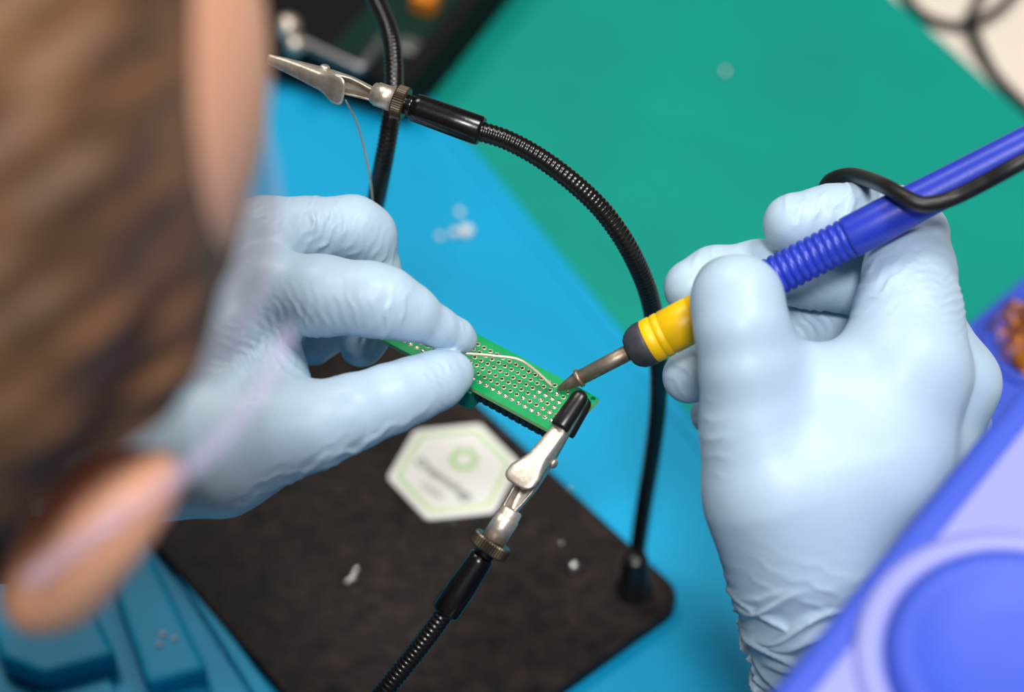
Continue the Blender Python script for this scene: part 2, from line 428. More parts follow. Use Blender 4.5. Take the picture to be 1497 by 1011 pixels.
def clip(arm, tail, tip, zdir, covers, scale=None):
    X = nrm(tip - tail); L = np.linalg.norm(tip - tail); Z = nrm(zdir - X * (zdir @ X)); Y = np.cross(Z, X); k = L / 50
    A = lambda rows: [tuple(q * k for q in r) for r in rows]
    up = sheet(tail, X, Y, Z, A(interp_rows([(9.6, 3.2, 9.9, .5, .3), (10.3, 5.0, 9.9, .6, .3), (12, 6.2, 9.8, .8, .4), (15.5, 6.4, 9.2, 1.2, .4), (19, 5.2, 8.2, 2, .8), (22.5, 4.3, 7.2, 4.2, 1), (27, 4.1, 6.2, 4.4, 1),
                                            (34, 3.6, 4.4, 3, 1), (42, 3.0, 2.8, 1.8, 1), (50, 2.1, 1.5, .9, .6)], 44)))
    u = part('clip_jaw', up, 'clip_steel', arm); m = u.modifiers.new('solid', 'SOLIDIFY'); m.thickness = 0.6 * k * S; m.offset = -1
    lo = sheet(tail, X, -Y, -Z, A(interp_rows([(-2, 2.9, 2.9, 3.0, 2.2), (2, 2.6, 2.6, 3.4, 2), (6, 3.2, 2.8, 3.6, 1.2), (12, 3.9, 3.4, 4.0, 1), (21, 3.9, 3.8, 6.4, 1), (26, 3.8, 3.6, 6.0, 1), (34, 3.4, 2.8, 2.6, 1),
                                             (42, 2.9, 2.0, 1.6, 1), (50, 2.1, 1.3, .9, .6)], 44)))
    l_ = part('clip_jaw', lo, 'clip_steel', arm); m = l_.modifiers.new('solid', 'SOLIDIFY'); m.thickness = 0.6 * k * S; m.offset = -1
    pv = tail + X * 24 * k
    part('rivet', lathe(pv - Y * 5.1 * k, pv + Y * 5.1 * k, [(0, 1.2), (.5, 1.7), (1, 1.7), (1.001, 1.2), (9.2 * k, 1.2), (9.201 * k, 1.7), (9.8 * k, 1.7), (10.2 * k, 1.1)], 18), 'clip_steel', arm)
    hp = [tail + X * (22 + 0.0) * k + (X * math.cos(t) + Z * math.sin(t)) * 2.1 * k + Y * (t / 30.0 - 1.0) * 2.6 * k for t in np.linspace(0, 60, 90)]
    hp = [tail + X * 14 * k - Z * 2.0 * k - Y * 2.4 * k] + hp + [tail + X * 14 * k + Z * 7.6 * k + Y * 2.4 * k]
    part('spring', sweep(hp, 0.42 * k, 0.7, 6), 'steel', arm)
    if covers:
        for sz, x0, x1, zz in ((1, 35.5, 51.5, 3.1), (-1, 35.5, 51.0, 2.6)):
            a = tail + X * x0 * k + Z * sz * (zz + .9) * k; b = tail + X * x1 * k + Z * sz * (zz - .6) * k
            q = np.linalg.norm(b - a)
            v, f = lathe(a, b, [(0, 2.2), (.15, 3.0), (1, 3.25), (q * .35, 3.1), (q * .7, 2.95), (q * .86, 2.7), (q * .95, 2.1), (q * .99, 1.1), (q, .4)], 22)
            zax = Z; cc = a
            d_ = (v - cc) @ zax; v = v - np.outer(d_ - np.outer(d_, [1]).ravel() * 0.74, zax)
            part('rubber_cover', (v, f), 'rubber_black', arm)
def arm_head(arm, neck_end, sl_a, sl_b, ring, tube_end, r=(4.7, 4.0)):
    """sleeve from the gooseneck end to the knurled ring, then the steel socket."""
    L = np.linalg.norm(sl_b - sl_a)
    part('sleeve', lathe(sl_a, sl_b, [(0, 3.2), (.01, r[0] - .4), (.8, r[0]), (L * .45, r[0] * .98), (L * .9, r[1]), (L - .5, r[1] - .1), (L, r[1] - .8)], 32), 'black_sleeve', arm)
    d = nrm(sl_b - sl_a)
    part('neck_ring', lathe(sl_b - d * .2, sl_b + d * 6, [(0, 3.2), (1.0, 3.5), (2, 3.2), (4, 3.4), (6, 3.4)], 24), 'black_sleeve', arm)
    knurled(ring, d, 6.6 if r[1] < 4.3 else 5.5, 4.0, arm)
    Lt = np.linalg.norm(tube_end - ring)
    part('socket', lathe(ring + nrm(tube_end - ring) * 3.8, tube_end, [(0, 3.9), (Lt * .55, 3.9), (Lt * .56, 3.6), (Lt - 4.2, 3.4), (Lt - 3.8, 2.9)], 26), 'clip_steel', arm)

# arm that rises at the plate corner and arcs over to the left, its clip empty
bA = G(926, 862, 8)
A_pts = [bA + V(0, 0, 2), D(930, 820, 808), D(941, 740, 788), D(954, 660, 764), D(962, 590, 738), D(962, 520, 700), D(951, 440, 664), D(924, 372, 645), D(886, 314, 637),
         D(842, 270, 633), D(790, 231, 631), D(742, 205, 630), D(700, 191, 630)]
armA = gooseneck(A_pts); armA['label'] = 'gooseneck arching over the mats with an empty clip'
boot(armA, bA, 22, 5.8)
arm_head(armA, None, D(704, 192, 630), D(604, 156, 633), D(594, 152.5, 633.5), D(545, 135, 636), (4.8, 4.6))
clip(armA, D(549, 137, 636), D(392, 86, 646), -1.0 * FW - 0.55 * UP, False)
# arm that grips the perfboard
bB = V(-47, -258, 8)
B_pts = [D(652, 893, 618), D(628, 926, 619), D(600, 962, 621), D(560, 1011, 625), D(525, 1052, 634), D(500, 1085, 655), D(490, 1100, 690)]
pB = G(480, 1105, 8); B_pts += [pB + V(0, 0, 12), pB + V(0, 0, 2)]
armB = gooseneck(B_pts, 3.2); armB['label'] = 'gooseneck carrying the clip that grips the perfboard'
boot(armB, pB, 12, 5.2)
arm_head(armB, None, D(650, 895, 618), D(706, 812, 616), D(711.5, 804, 616), D(750, 744, 616))
clip(armB, D(743, 752, 616), D(853, 581, 622), -FW * 0.86 - RT * 0.42 + UP * 0.1, True)
# third arm, rising behind the left hand
bC = G(506, 488, 8)
C_pts = [bC + V(0, 0, 2), D(512, 440, 835), D(528, 380, 780), D(546, 310, 715), D(558, 250, 682), D(569, 190, 672), D(576, 125, 672), D(572, 60, 680), D(556, 15, 695), D(530, -35, 715), D(490, -90, 735)]
armC = gooseneck(C_pts); armC['label'] = 'gooseneck rising behind the gloved hand that feeds solder'
boot(armC, bC)

# ------------------------------------------------------------------ hexagonal badge on the plate
hx = [G(px, py, 9.2)[:2] for px, py in ((610, 625), (697, 617), (752, 682), (722, 750), (630, 762), (570, 697))]
hc = sum(hx) / 6; hr = np.mean([np.linalg.norm(h - hc) for h in hx]) * 1.02
a0 = np.mean([(math.atan2(*(h - hc)[::-1]) - (-k * math.pi / 3)) % (math.pi / 3) if False else ((math.atan2((h - hc)[1], (h - hc)[0]) + k * math.pi / 3 + math.pi) % (2 * math.pi) - math.pi) for k, h in enumerate(hx)])
def hexpts(r, rr, n=5):
    out = []
    for k in range(6):
        a = a0 - k * math.pi / 3
        cc = hc + (r - rr / math.cos(math.pi / 6)) * V(math.cos(a), math.sin(a))
        for j in range(n + 1):
            b = a + math.radians(30 - 60 * j / n); out.append(cc + rr * V(math.cos(b), math.sin(b)))
    return out
badge = thing('hexagon_badge', 'white hexagonal badge with green border lying on the black base plate', 'badge', (*hc, 8.05))
bev(part('body', prism(hexpts(hr, hr * .14), 8.05, 9.6), 'badge_white', badge, False), 0.5, 3)
def band(p, q, z0, z1):
    n = len(p); v = [(*a, z) for z in (z0, z1) for a in p] + [(*a, z) for z in (z0, z1) for a in q]
    f = []
    for i in range(n):
        j = (i + 1) % n
        f += [(n + i, n + j, 3 * n + j, 3 * n + i), (i, j, n + j, n + i), (2 * n + j, 2 * n + i, 3 * n + i, 3 * n + j), (j, i, 2 * n + i, 2 * n + j)]
    return np.array(v, float), f
part('border', band(hexpts(hr * .865, hr * .10), hexpts(hr * .80, hr * .09), 9.55, 9.72), 'badge_green', badge, False)
lc = G(678, 671, 9.6)[:2]
rp = [[lc + r * V(math.cos(t), math.sin(t)) * (1 + 0.06 * math.cos(6 * t)) for t in np.linspace(0, 2 * math.pi, 48, endpoint=False)] for r in (hr * .215, hr * .13)]
part('ring_logo', band(rp[0], rp[1], 9.55, 9.7), 'badge_green', badge, False)
def text(body, p0, p1, size, m, parent, z):
    c = bpy.data.curves.new('lettering', 'FONT'); c.body = body; c.size = size * S; c.align_x = 'CENTER'; c.align_y = 'CENTER'; c.extrude = 0.00005; c.offset = 0.00006
    t = bpy.data.objects.new('tmp', c); COL.objects.link(t); bpy.context.view_layer.update()
    me = bpy.data.meshes.new_from_object(t.evaluated_get(bpy.context.evaluated_depsgraph_get())); bpy.data.objects.remove(t)
    me.name = 'lettering'; me.materials.clear(); me.materials.append(MATS[m])
    xs = [v.co.x for v in me.vertices]; k = np.linalg.norm(p1 - p0) * S / (max(xs) - min(xs))
    d = nrm(p1 - p0); o = link('lettering', me, parent)
    og = root_org(parent); mid = (p0 + p1) / 2
    o.location = Vector(((mid[0] - og[0]) * S, (mid[1] - og[1]) * S, (z - og[2]) * S)); o.rotation_euler = (0, 0, math.atan2(d[1], d[0])); o.scale = (k, k * 1.0, 1)
text('Dreamology', G(610, 672, 9.7)[:2], G(690, 729, 9.7)[:2], 6, 'badge_ink', badge, 9.68)
text('Labs', G(619, 706, 9.7)[:2], G(646, 726, 9.7)[:2], 6, 'badge_ink_pale', badge, 9.68)

# ------------------------------------------------------------------ perfboard
p1 = nrm(V(0.811, -0.585)); p2 = V(-p1[1], p1[0]); PT = 2.54
k0 = G(876, 582, HB)[:2]                                       # far right-hand corner
BL, BW, TH = 80.0, 20.0, 1.6
def bp(u, v): return k0 - p1 * u - p2 * v                      # u from the right end, v from the far edge
board = thing('perfboard', 'green perforated circuit board with rows of tinned pads held in the clip', 'circuit board', (*bp(BL / 2, BW / 2), HB - TH))
NC, NR = 29, 6
mu, mv = (BL - (NC - 1) * PT) / 2, (BW - (NR - 1) * PT) / 2
vs_, fs = [], []
def addv(u, v, z): q = bp(u, v); vs_.append((q[0], q[1], z)); return len(vs_) - 1
NH = 12
def cell(u0, u1, v0, v1, uc, vc, r):
    for z, flip in ((HB, False), (HB - TH, True)):
        inner, outer = [], []
        for k in range(NH):
            t = 2 * math.pi * k / NH; cx, sy = math.cos(t), math.sin(t)
            inner.append(addv(uc + r * cx, vc + r * sy, z))
            tu = ((u1 - uc) / cx if cx > 1e-9 else ((u0 - uc) / cx if cx < -1e-9 else 1e9)); tv = ((v1 - vc) / sy if sy > 1e-9 else ((v0 - vc) / sy if sy < -1e-9 else 1e9))
            q = min(tu, tv); outer.append(addv(uc + q * cx, vc + q * sy, z))
        for k in range(NH):
            j = (k + 1) % NH; f = (inner[k], inner[j], outer[j], outer[k]); fs.append(f if flip else f[::-1])
        # square corners
        for cu, cv in ((u1, v1), (u0, v1), (u0, v0), (u1, v0)):
            a = math.atan2(cv - vc, cu - uc) % (2 * math.pi); k = int(a / (2 * math.pi / NH)); j = (k + 1) % NH
            w_ = addv(cu, cv, z); fs.append((outer[k], outer[j], w_) if not flip else (outer[j], outer[k], w_))
        if z == HB: top = inner
        else:
            for k in range(NH): j = (k + 1) % NH; fs.append((top[k], top[j], inner[j], inner[k]))
for i in range(NC):
    for j in range(NR):
        u, v = mu + i * PT, mv + j * PT; cell(u - PT / 2, u + PT / 2, v - PT / 2, v + PT / 2, u, v, 0.5)
ua, ub, va, vb = mu - PT / 2, mu + (NC - .5) * PT, mv - PT / 2, mv + (NR - .5) * PT
for q in ((0, ua, 0, va, True), (0, ua, vb, BW, True), (ub, BL, 0, va, True), (ub, BL, vb, BW, True)):
    cell(q[0], q[1], q[2], q[3], (q[0] + q[1]) / 2 , (q[2] + q[3]) / 2, 0.85)
for (u0, u1, v0, v1) in ((0, ua, va, vb), (ub, BL, va, vb), (ua, ub, 0, va), (ua, ub, vb, BW)):
    for z, flip in ((HB, False), (HB - TH, True)):
        q = [addv(a, b, z) for a, b in ((u0, v0), (u1, v0), (u1, v1), (u0, v1))]; fs.append(q if not flip else q[::-1])
substrate = part('substrate', (np.array(vs_), fs), 'pcb_green', board, False)
part('edge', band([bp(0, 0), bp(BL, 0), bp(BL, BW), bp(0, BW)], [bp(.02, .02), bp(BL - .02, .02), bp(BL - .02, BW - .02), bp(.02, BW - .02)], HB - TH, HB - .02), 'pcb_edge', board, False)
pv, pf = [], []
for z, r in ((-.02, .93), (.07, .90), (.07, .53), (-.05, .49)):
    for k in range(14): t = 2 * math.pi * k / 14; pv.append((r * math.cos(t) * S, r * math.sin(t) * S, z * S))
for i in range(3):
    for k in range(14): pf.append((i * 14 + k, i * 14 + (k + 1) % 14, (i + 1) * 14 + (k + 1) % 14, (i + 1) * 14 + k))
pm = bpy.data.meshes.new('pad'); pm.from_pydata(pv, [], pf); pm.materials.append(MATS['pad_tin'])
for p in pm.polygons: p.use_smooth = True
jv, jf = [], []
for z, r in ((0, .86), (.22, .74), (.42, .5), (.52, .22), (.54, .01)):
    for k in range(12): t = 2 * math.pi * k / 12; jv.append((r * math.cos(t) * S, r * math.sin(t) * S, z * S))
for i in range(4):
    for k in range(12): jf.append((i * 12 + k, i * 12 + (k + 1) % 12, (i + 1) * 12 + (k + 1) % 12, (i + 1) * 12 + k))
jm = bpy.data.meshes.new('solder_joint'); jm.from_pydata(jv, [], jf); jm.materials.append(MATS['solder'])
for p in jm.polygons: p.use_smooth = True
og = ORG[board.name]
JOINT = {(i, 5) for i in range(0, 24)} | {(3, 1), (4, 2), (5, 2), (5, 3), (4, 3), (6, 4), (3, 2), (2, 3), (2, 2), (3, 4), (2, 4), (1, 2), (1, 3)}
for i in range(NC):
    for j in range(NR):
        q = bp(mu + i * PT, mv + j * PT); loc = Vector(((q[0] - og[0]) * S, (q[1] - og[1]) * S, (HB - og[2]) * S))
        o = link('pad', pm, board); o.location = loc
        if (i, j) in JOINT:
            s_ = link('solder_joint', jm, board); s_.location = loc; k = random.uniform(.75, 1.0); s_.scale = (k, k, random.uniform(.5, 1.1))
# header strip and terminal block under the board
hd = part('pin_header', obox(bp(19, BW - 1.6), p1, p2, 15.5, 1.5, HB - TH - 3.2, HB - TH), 'header_black', board, False)
for i in range(12):
    part('header_notch', obox(bp(4.8 + i * 2.54, BW - 0.05), p1, p2, 0.8, 0.3, HB - TH - 3.1, HB - TH - .3), 'header_black', hd, False)
tb = part('terminal_block', obox(bp(39.5, BW - 2.5), p1, p2, 4.5, 3.6, HB - TH - 8.5, HB - TH - 0), 'terminal_green', board, False); bev(tb, .5, 2)

# ------------------------------------------------------------------ soldering iron
def iron_pt(px):
    t = (px - 815) / (1497 - 815); return D(px, 569 + t * (214 - 569), 631.0 - t * 36)
IA, IB = iron_pt(815), iron_pt(1497); idir = nrm(IB - IA)
spx = lambda px: (iron_pt(px) - IA) @ idir
iron = thing('soldering_iron', 'soldering iron with blue ribbed handle and yellow grip held in the right glove', 'soldering iron', IA)
def seg(name, prof, m, n=36, lab=None): return part(name, lathe(IA, IB, prof, n), m, iron, True, lab)
s0, s1, s2, s3, s4, s5 = spx(845), spx(922), spx(948), spx(1112), spx(1240), spx(1560)
seg('tip', [(0, .25), (.6, .75), (s0 * .5, 1.55), (s0, 2.5), (s0 + .2, 2.5)], 'iron_tip', lab='tapered burnt steel tip')
seg('tip_flange', [(s0 - .3, 2.2), (s0 - .1, 3.0), (s0 + .9, 3.05), (s0 + 1.2, 2.4)], 'iron_barrel')
seg('barrel', [(s0 + .5, 2.45), (s1 * .75, 2.55), (s1 + 2, 2.6)], 'iron_barrel', lab='bronze coloured steel barrel')
seg('collar', [(s1 - .6, 2.8), (s1 - .5, 4.4), (s1 + .5, 5.6), (s1 + 2, 6.6), (s1 + 4, 7.2), (s2 - .6, 7.35), (s2 + .3, 7.2), (s2 + .31, 5)], 'iron_collar', 40, 'charcoal rubber collar')
yl = [(s2, 5), (s2 + .01, 7.0), (s2 + .5, 7.25), (s2 + 3.2, 7.25), (s2 + 3.5, 6.95), (s2 + 3.9, 6.95), (s2 + 4.2, 7.25), (s2 + 5.8, 7.25), (s2 + 6.1, 6.95), (s2 + 6.5, 6.95), (s2 + 6.8, 7.25), (s2 + 16, 7.2), (s2 + 16.4, 6.9), (s2 + 17, 7.2), (s3 - 2, 7.0), (s3, 6.6), (s3 + .01, 5)]
seg('grip_sleeve', yl, 'iron_yellow', 40, 'yellow grip sleeve')
rb = [(s3 - .2, 5)]; nr = 12
for i in range(nr):
    a = s3 + (s4 - s3) * i / nr; wv = (s4 - s3) / nr
    rb += [(a + .05 * wv, 5.75), (a + .25 * wv, 6.3), (a + .6 * wv, 6.45), (a + .85 * wv, 6.2), (a + .98 * wv, 5.75)]
rb += [(s4 - .02, 6.3), (s4, 5)]
seg('ribbed_grip', rb, 'iron_blue', 40, 'blue ribbed grip')
seg('handle', [(s4, 5), (s4 + .01, 6.4), (s4 + 1, 6.55), (s4 + 12, 6.5), (s4 + 30, 6.0), (s5, 5.4), (s5 + 22, 5.2), (s5 + 26, 4.2), (s5 + 27, 2)], 'iron_blue', 40, 'smooth blue handle')
seg('strain_relief', [(s5 + 26, 3), (s5 + 26.1, 3.6), (s5 + 50, 2.6), (s5 + 50.1, 1)], 'rubber_black', 20)
one('black_cable', sweep([D(1204, 292, 648), D(1206, 276, 645), D(1218, 262, 640), D(1244, 256, 632), D(1272, 263, 617), D(1298, 274, 601), D(1322, 288, 594), D(1346, 298, 592), D(1372, 296, 592), D(1400, 286, 592), D(1440, 266, 589), D(1497, 235, 585),
     D(1580, 190, 590), D(1700, 160, 640)], 2.5, 1.0, 14), 'cable_black', 'black cable looped over the gloved index finger and along the blue handle', 'cable')
# solder wire
one('solder_wire', sweep([D(640, 512, 630), D(690, 517, 630), D(722, 520, 629), D(757, 525, 629), D(782, 541, 630), D(807, 564, 631)], .5, .8, 8), 'solder_wire',
    'thin pale solder wire fed from gloved fingertips to the iron tip', 'solder wire')

# ------------------------------------------------------------------ the person
# head frame: face direction hf, crown hu, right ear hrr
th = math.radians(45)
f0 = 0.72 * RT + 0.694 * UP
hf = math.cos(th) * f0 + math.sin(th) * FW; hu = -math.cos(th) * FW + math.sin(th) * f0; hrr = np.cross(hf, hu)
HCN = D(-245, 235, 395)
HFR = np.stack([hf, hrr, hu], 1)
NB = HCN - hu * 128 - hf * 10                                  # base of the neck
person = thing('person', 'person with short brown hair bending over the board, pale blue gloves', 'person', (-420, -620, -740))
def head_fields(F):
    A, B, C = F.coords((slice(None),) * 3)                     # forward, right, up
    el = lambda c, r: (np.sqrt(((A - c[0]) / r[0]) ** 2 + ((B - c[1]) / r[1]) ** 2 + ((C - c[2]) / r[2]) ** 2) - 1) * min(r)
    f = el((-4, 0, 12), (93, 75, 86)).astype(np.float32)
    f = smin(f, el((40, 0, -42), (48, 56, 62)), 26)
    f = smin(f, el((58, 0, -86), (26, 34, 22)), 22)
    f = smin(f, el((86, 0, 0), (12, 44, 9)), 12)
    cn = lambda a, b, ra, rb: cone_f(A, B, C, V(*a), V(*b), ra, rb)
    f = smin(f, cn((88, 0, -6), (108, 0, -36), 6, 10), 9)
    for s in (-1, 1):
        f = smin(f, el((93, s * 10, -38), (9, 8, 7)), 6)
        f = smin(f, el((72, s * 40, -30), (20, 22, 18)), 14)
        d = el((93, s * 31, -14), (12, 16, 10)); f = -smin(-f, d, 10)
        ear = el((-2, s * 89, -25), (20, 13, 31)); ear = -smin(-ear, el((5, s * 101, -23), (11, 8, 19)), 4)
        f = smin(f, ear, 8)
    f = smin(f, el((88, 0, -62), (12, 24, 6)), 5); f = smin(f, el((86, 0, -72), (12, 20, 6)), 4)
    f = smin(f, cn((-18, 0, -50), (-30, 0, -150), 52, 58), 22)
    f = smin(f, cn((-30, -70, -165), (-30, 70, -165), 46, 46), 40)
    return f.astype(np.float32), A, B, C, el
F = Field(V(-130, -130, -215), V(130, 130, 110), 2.6, HFR)
fld, A, B, C, el = head_fields(F)
W, Q = F.mesh(fld); W = W + HCN - 0
body = part('body', (W, Q), 'skin', person, label='bare skin of the head, ear and neck')
for s in (-1, 1):
    cpt = HCN + hf * 82 + hrr * s * 31 - hu * 15
    e = part('eye', lathe(cpt - hf * 11, cpt + hf * 11, [(11 - 11 * math.cos(t), max(.05, 11 * math.sin(t))) for t in np.linspace(0.02, math.pi - .02, 12)], 18), 'eye_white', body)
# hair: thick layer over the cranium, hairline above brow, round the ears and down to the nape
F2 = Field(V(-125, -110, -110), V(115, 110, 125), 1.6, HFR)
A, B, C = F2.coords((slice(None),) * 3)
el = lambda c, r: (np.sqrt(((A - c[0]) / r[0]) ** 2 + ((B - c[1]) / r[1]) ** 2 + ((C - c[2]) / r[2]) ** 2) - 1) * min(r)
out = el((-8, 0, 16), (99, 81, 93))
lim = np.maximum(0.51 * (A + C) + 0.694 * np.abs(B) - 79, -(C + 78) + 0 * A)      # receding front hairline, nape
lim = np.maximum(lim, np.where(np.abs(B) > 55, -(C - 6) + np.maximum(0, -A - 14) * -3.0, -99))   # sides stop above the ears
mer = np.arctan2(B, C + 60 + 0 * A)
out = out + .9 * np.sin(mer * 70 + A * .10 + 1.5 * np.sin(A * .06 + B * .05)) + .7 * np.sin(mer * 113 - A * .07) + 1.5 * np.sin(mer * 13 + A * .11 + C * .03) + 1.2 * np.sin(A * .13 + mer * 5)
hfld = -smin(-out, -lim, 8).astype(np.float32)
W, Q = F2.mesh(hfld.astype(np.float32), 1); part('hair', (W + HCN, Q), 'hair', body, label='short brown hair')

# gloves ------------------------------------------------------------
# left hand: index and thumb pinch the solder wire, other fingers curled below
Lpalm = chain([(392, 418, 622, 50), (290, 510, 616, 62), (185, 610, 616, 66)]) + chain([(385, 344, 640, 50), (270, 440, 640, 60), (165, 575, 640, 62)]) \
    + chain([(372, 352, 662, 48), (260, 450, 660, 56), (160, 590, 655, 60)]) + chain([(345, 385, 682, 44), (250, 480, 678, 52), (160, 620, 668, 58)]) \
    + chain([(405, 628, 606, 66), (320, 655, 610, 86), (215, 660, 622, 88), (150, 675, 632, 86)]) \
    + chain([(378, 480, 628, 38), (388, 540, 624, 42), (385, 600, 618, 50), (300, 600, 625, 70)]) \
    + chain([(165, 620, 632, 92), (95, 690, 640, 86), (20, 725, 648, 84)]) + chain([(180, 590, 650, 70), (95, 690, 660, 80)])
Lfing = [chain([(392, 420, 621, 52), (470, 432, 615, 58), (540, 437, 614, 53), (566, 443, 615, 50), (600, 457, 618, 40), (640, 478, 624, 28.5), (668, 491, 629, 24), (679, 497, 631, 18.5)]),
         chain([(385, 344, 640, 52), (450, 338, 640, 49), (515, 335, 642, 48), (533, 345, 645, 45), (545, 400, 652, 40), (548, 440, 659, 36), (535, 490, 663, 33), (528, 506, 664, 31)]),
         chain([(372, 355, 662, 48), (450, 350, 672, 44), (505, 365, 680, 41), (505, 430, 686, 36), (478, 485, 684, 31), (458, 505, 680, 29)]),
         chain([(345, 390, 684, 42), (420, 395, 696, 37), (458, 415, 700, 33), (450, 460, 698, 28), (425, 485, 690, 26)]),
         chain([(405, 628, 606, 70), (460, 622, 605, 63), (515, 603, 606, 55), (570, 583, 611, 50), (605, 569, 616, 46), (640, 555, 621, 42), (660, 546, 624, 33.5)])]
P, Q = organic(Lpalm, Lfing, 0.8)
P = wrinkle(P, Q, [((475, 470, 606), (1, -.15), 12, 9, .55, 3.2, 3), ((430, 480, 612), (1, -.3), 11, 10, .6, 2.8, 3), ((566, 470, 606), (1, .35), 7, 9, .6, 4.2, 4),
                   ((655, 487, 622), (1, -.2), 6, 5, .35, 2.4, 3), ((480, 345, 632), (1, .55), 9, 9, .7, 3.3, 3), ((540, 380, 640), (1, .9), 10, 8, .5, 2.6, 3), ((460, 320, 634), (1, .1), 5, 10, .6, 5, 3),
                   ((400, 520, 612), (.7, -.7), 13, 12, .6, 2.6, 2), ((370, 545, 610), (.6, -.8), 12, 14, .45, 3.3, 3), ((645, 560, 612), (.75, -.8), 9, 8, .3, 2.4, 3), ((530, 650, 604), (.45, .9), 4, 26, .5, 6, 4),
                   ((440, 695, 604), (.5, .85), 5, 22, .45, 3.5, 3), ((395, 300, 630), (.8, .5), 8, 7, .5, 3, 3)])
P = crumple(P, Q, (170, 660, 625), (-.8, .55), 2, 60, 2.4, 3)
gl = part('glove', (P, Q), 'glove', person, label='left hand in a pale blue nitrile glove pinching solder wire')
# right hand: writing grip on the iron
Rpalm = chain([(1325, 540, 606, 84), (1270, 690, 606, 96), (1210, 840, 620, 92)]) + chain([(1398, 560, 624, 56), (1330, 700, 628, 78), (1240, 850, 634, 84)]) \
    + chain([(1385, 625, 644, 54), (1320, 740, 648, 70), (1235, 870, 648, 80)]) + chain([(1355, 690, 660, 50), (1300, 780, 662, 60), (1225, 880, 658, 74)]) \
    + chain([(1103, 620, 594, 72), (1135, 720, 598, 92), (1178, 820, 605, 97), (1190, 880, 610, 92)]) \
    + chain([(1172, 588, 605, 52), (1195, 610, 604, 62), (1215, 690, 602, 92)]) + chain([(1190, 720, 603, 92), (1270, 660, 604, 92)]) + chain([(1106, 500, 594, 46), (1150, 566, 600, 48)]) + chain([(1240, 590, 604, 66), (1290, 560, 606, 70)]) \
    + chain([(1195, 870, 613, 92), (1205, 960, 624, 88), (1178, 1110, 646, 84)]) + chain([(1215, 880, 648, 80), (1185, 1110, 666, 76)])
Rfing = [chain([(1103, 620, 594, 73), (1092, 540, 590, 68), (1083, 480, 589, 66), (1078, 440, 592, 66), (1068, 432, 602, 56), (1048, 446, 610, 36)]),
         chain([(1325, 540, 606, 86), (1327, 460, 613, 79), (1330, 395, 620, 66), (1333, 345, 627, 52), (1315, 322, 631, 48), (1270, 312, 631, 47.5), (1215, 316, 630, 45), (1160, 327, 628, 45)]),
         chain([(1398, 560, 624, 60), (1350, 470, 642, 54), (1285, 418, 649, 50), (1190, 402, 646, 48), (1110, 398, 645, 46), (1045, 405, 641, 44), (1012, 420, 639, 42)]),
         chain([(1385, 625, 644, 56), (1310, 530, 662, 50), (1240, 482, 664, 47), (1160, 492, 658, 46), (1090, 515, 655, 43), (1040, 540, 648, 41), (1008, 550, 645, 40)]),
         chain([(1355, 690, 660, 50), (1290, 610, 682, 44), (1220, 560, 690, 40), (1140, 570, 682, 36), (1080, 590, 674, 33), (1038, 606, 668, 29)])]
P, Q = organic(Rpalm, Rfing, 0.8, kp=15)
P = wrinkle(P, Q, [((1375, 440, 606), (.1, 1), 12, 12, .6, 2.8, 3), ((1290, 420, 606), (.55, .8), 10, 12, .55, 3.4, 3), ((1200, 300, 620), (1, .45), 26, 8, .5, 4.6, 4), ((1270, 285, 621), (1, .3), 9, 9, .8, 3.4, 3),
                   ((1045, 375, 632), (1, .4), 14, 7, .4, 4.4, 3), ((1000, 540, 634), (.8, -.9), 9, 8, .6, 5, 4), ((1180, 470, 650), (.8, -.7), 9, 9, .7, 3, 3), ((1045, 640, 586), (.15, 1), 12, 7, .22, 5.6, 3), ((1025, 600, 658), (.2, 1), 7, 6, .5, 3, 3)])
P = crumple(P, Q, (1190, 830, 620), (.06, 1), 1, 80, 3.4, 5)
P = wrinkle(P, Q, [((1110, 860, 610), (.5, 1), 14, 12, .7, 4.5, 3), ((1190, 850, 602), (-.3, 1), 10, 20, .7, 5.5, 3)])
gr = part('glove', (P, Q), 'glove', person, label='right hand in a pale blue nitrile glove holding the iron')

# clothing -----------------------------------------------------------
shR, shL = V(-225, -520, 250), V(-370, -200, 262)
elR, elL = V(-150, -425, 62), V(-385, -190, 135)
wrR, wrL = D(1160, 1125, 652), D(20, 728, 645)
hip = V(-430, -560, -190)
mid = (shR + shL) / 2
tor = [(mid + V(-10, 10, -20), hip, 105, 120), (shR, shL, 62, 62), (shR * .55 + hip * .45, shL * .55 + hip * .45, 92, 92), (NB + V(-25, 0, -20), mid, 70, 90), (hip + V(60, -90, -10), hip + V(-60, 90, -10), 110, 110)]
def sleeve(s, e, wv): return [(s, e, 58, 44), (e, wv, 44, 28)]
T = [(a @ AX, b @ AX, ra, rb) for a, b, ra, rb in tor + sleeve(shR, elR, wrR) + sleeve(shL, elL, wrL)]
pts = np.array([q for p in T for q in (p[0], p[1])])
F3 = Field(pts.min(0) - 130, pts.max(0) + 130, 6.0)
W, Q = F3.mesh(F3.add(F3.full(), T, 40, 60)); part('shirt', (W, Q), 'shirt', person, label='dark long-sleeved work shirt')
fw2 = V(m2[0], m2[1], 0); sd2 = V(m1[0], m1[1], 0)
leg = []
for s in (-1, 1):
    h_ = hip + sd2 * s * 85 + V(0, 0, -40); kn = h_ + fw2 * 400 + V(0, 0, -10); kn[2] = -200; an = kn + fw2 * 20; an[2] = -650
    leg += [(h_, kn, 85, 62), (kn, an, 60, 46)]
T = [(a @ AX, b @ AX, ra, rb) for a, b, ra, rb in leg + [(hip + sd2 * 70 + V(0, 0, -30), hip - sd2 * 70 + V(0, 0, -30), 112, 112)]]
pts = np.array([q for p in T for q in (p[0], p[1])]); F3 = Field(pts.min(0) - 120, pts.max(0) + 120, 8.0)
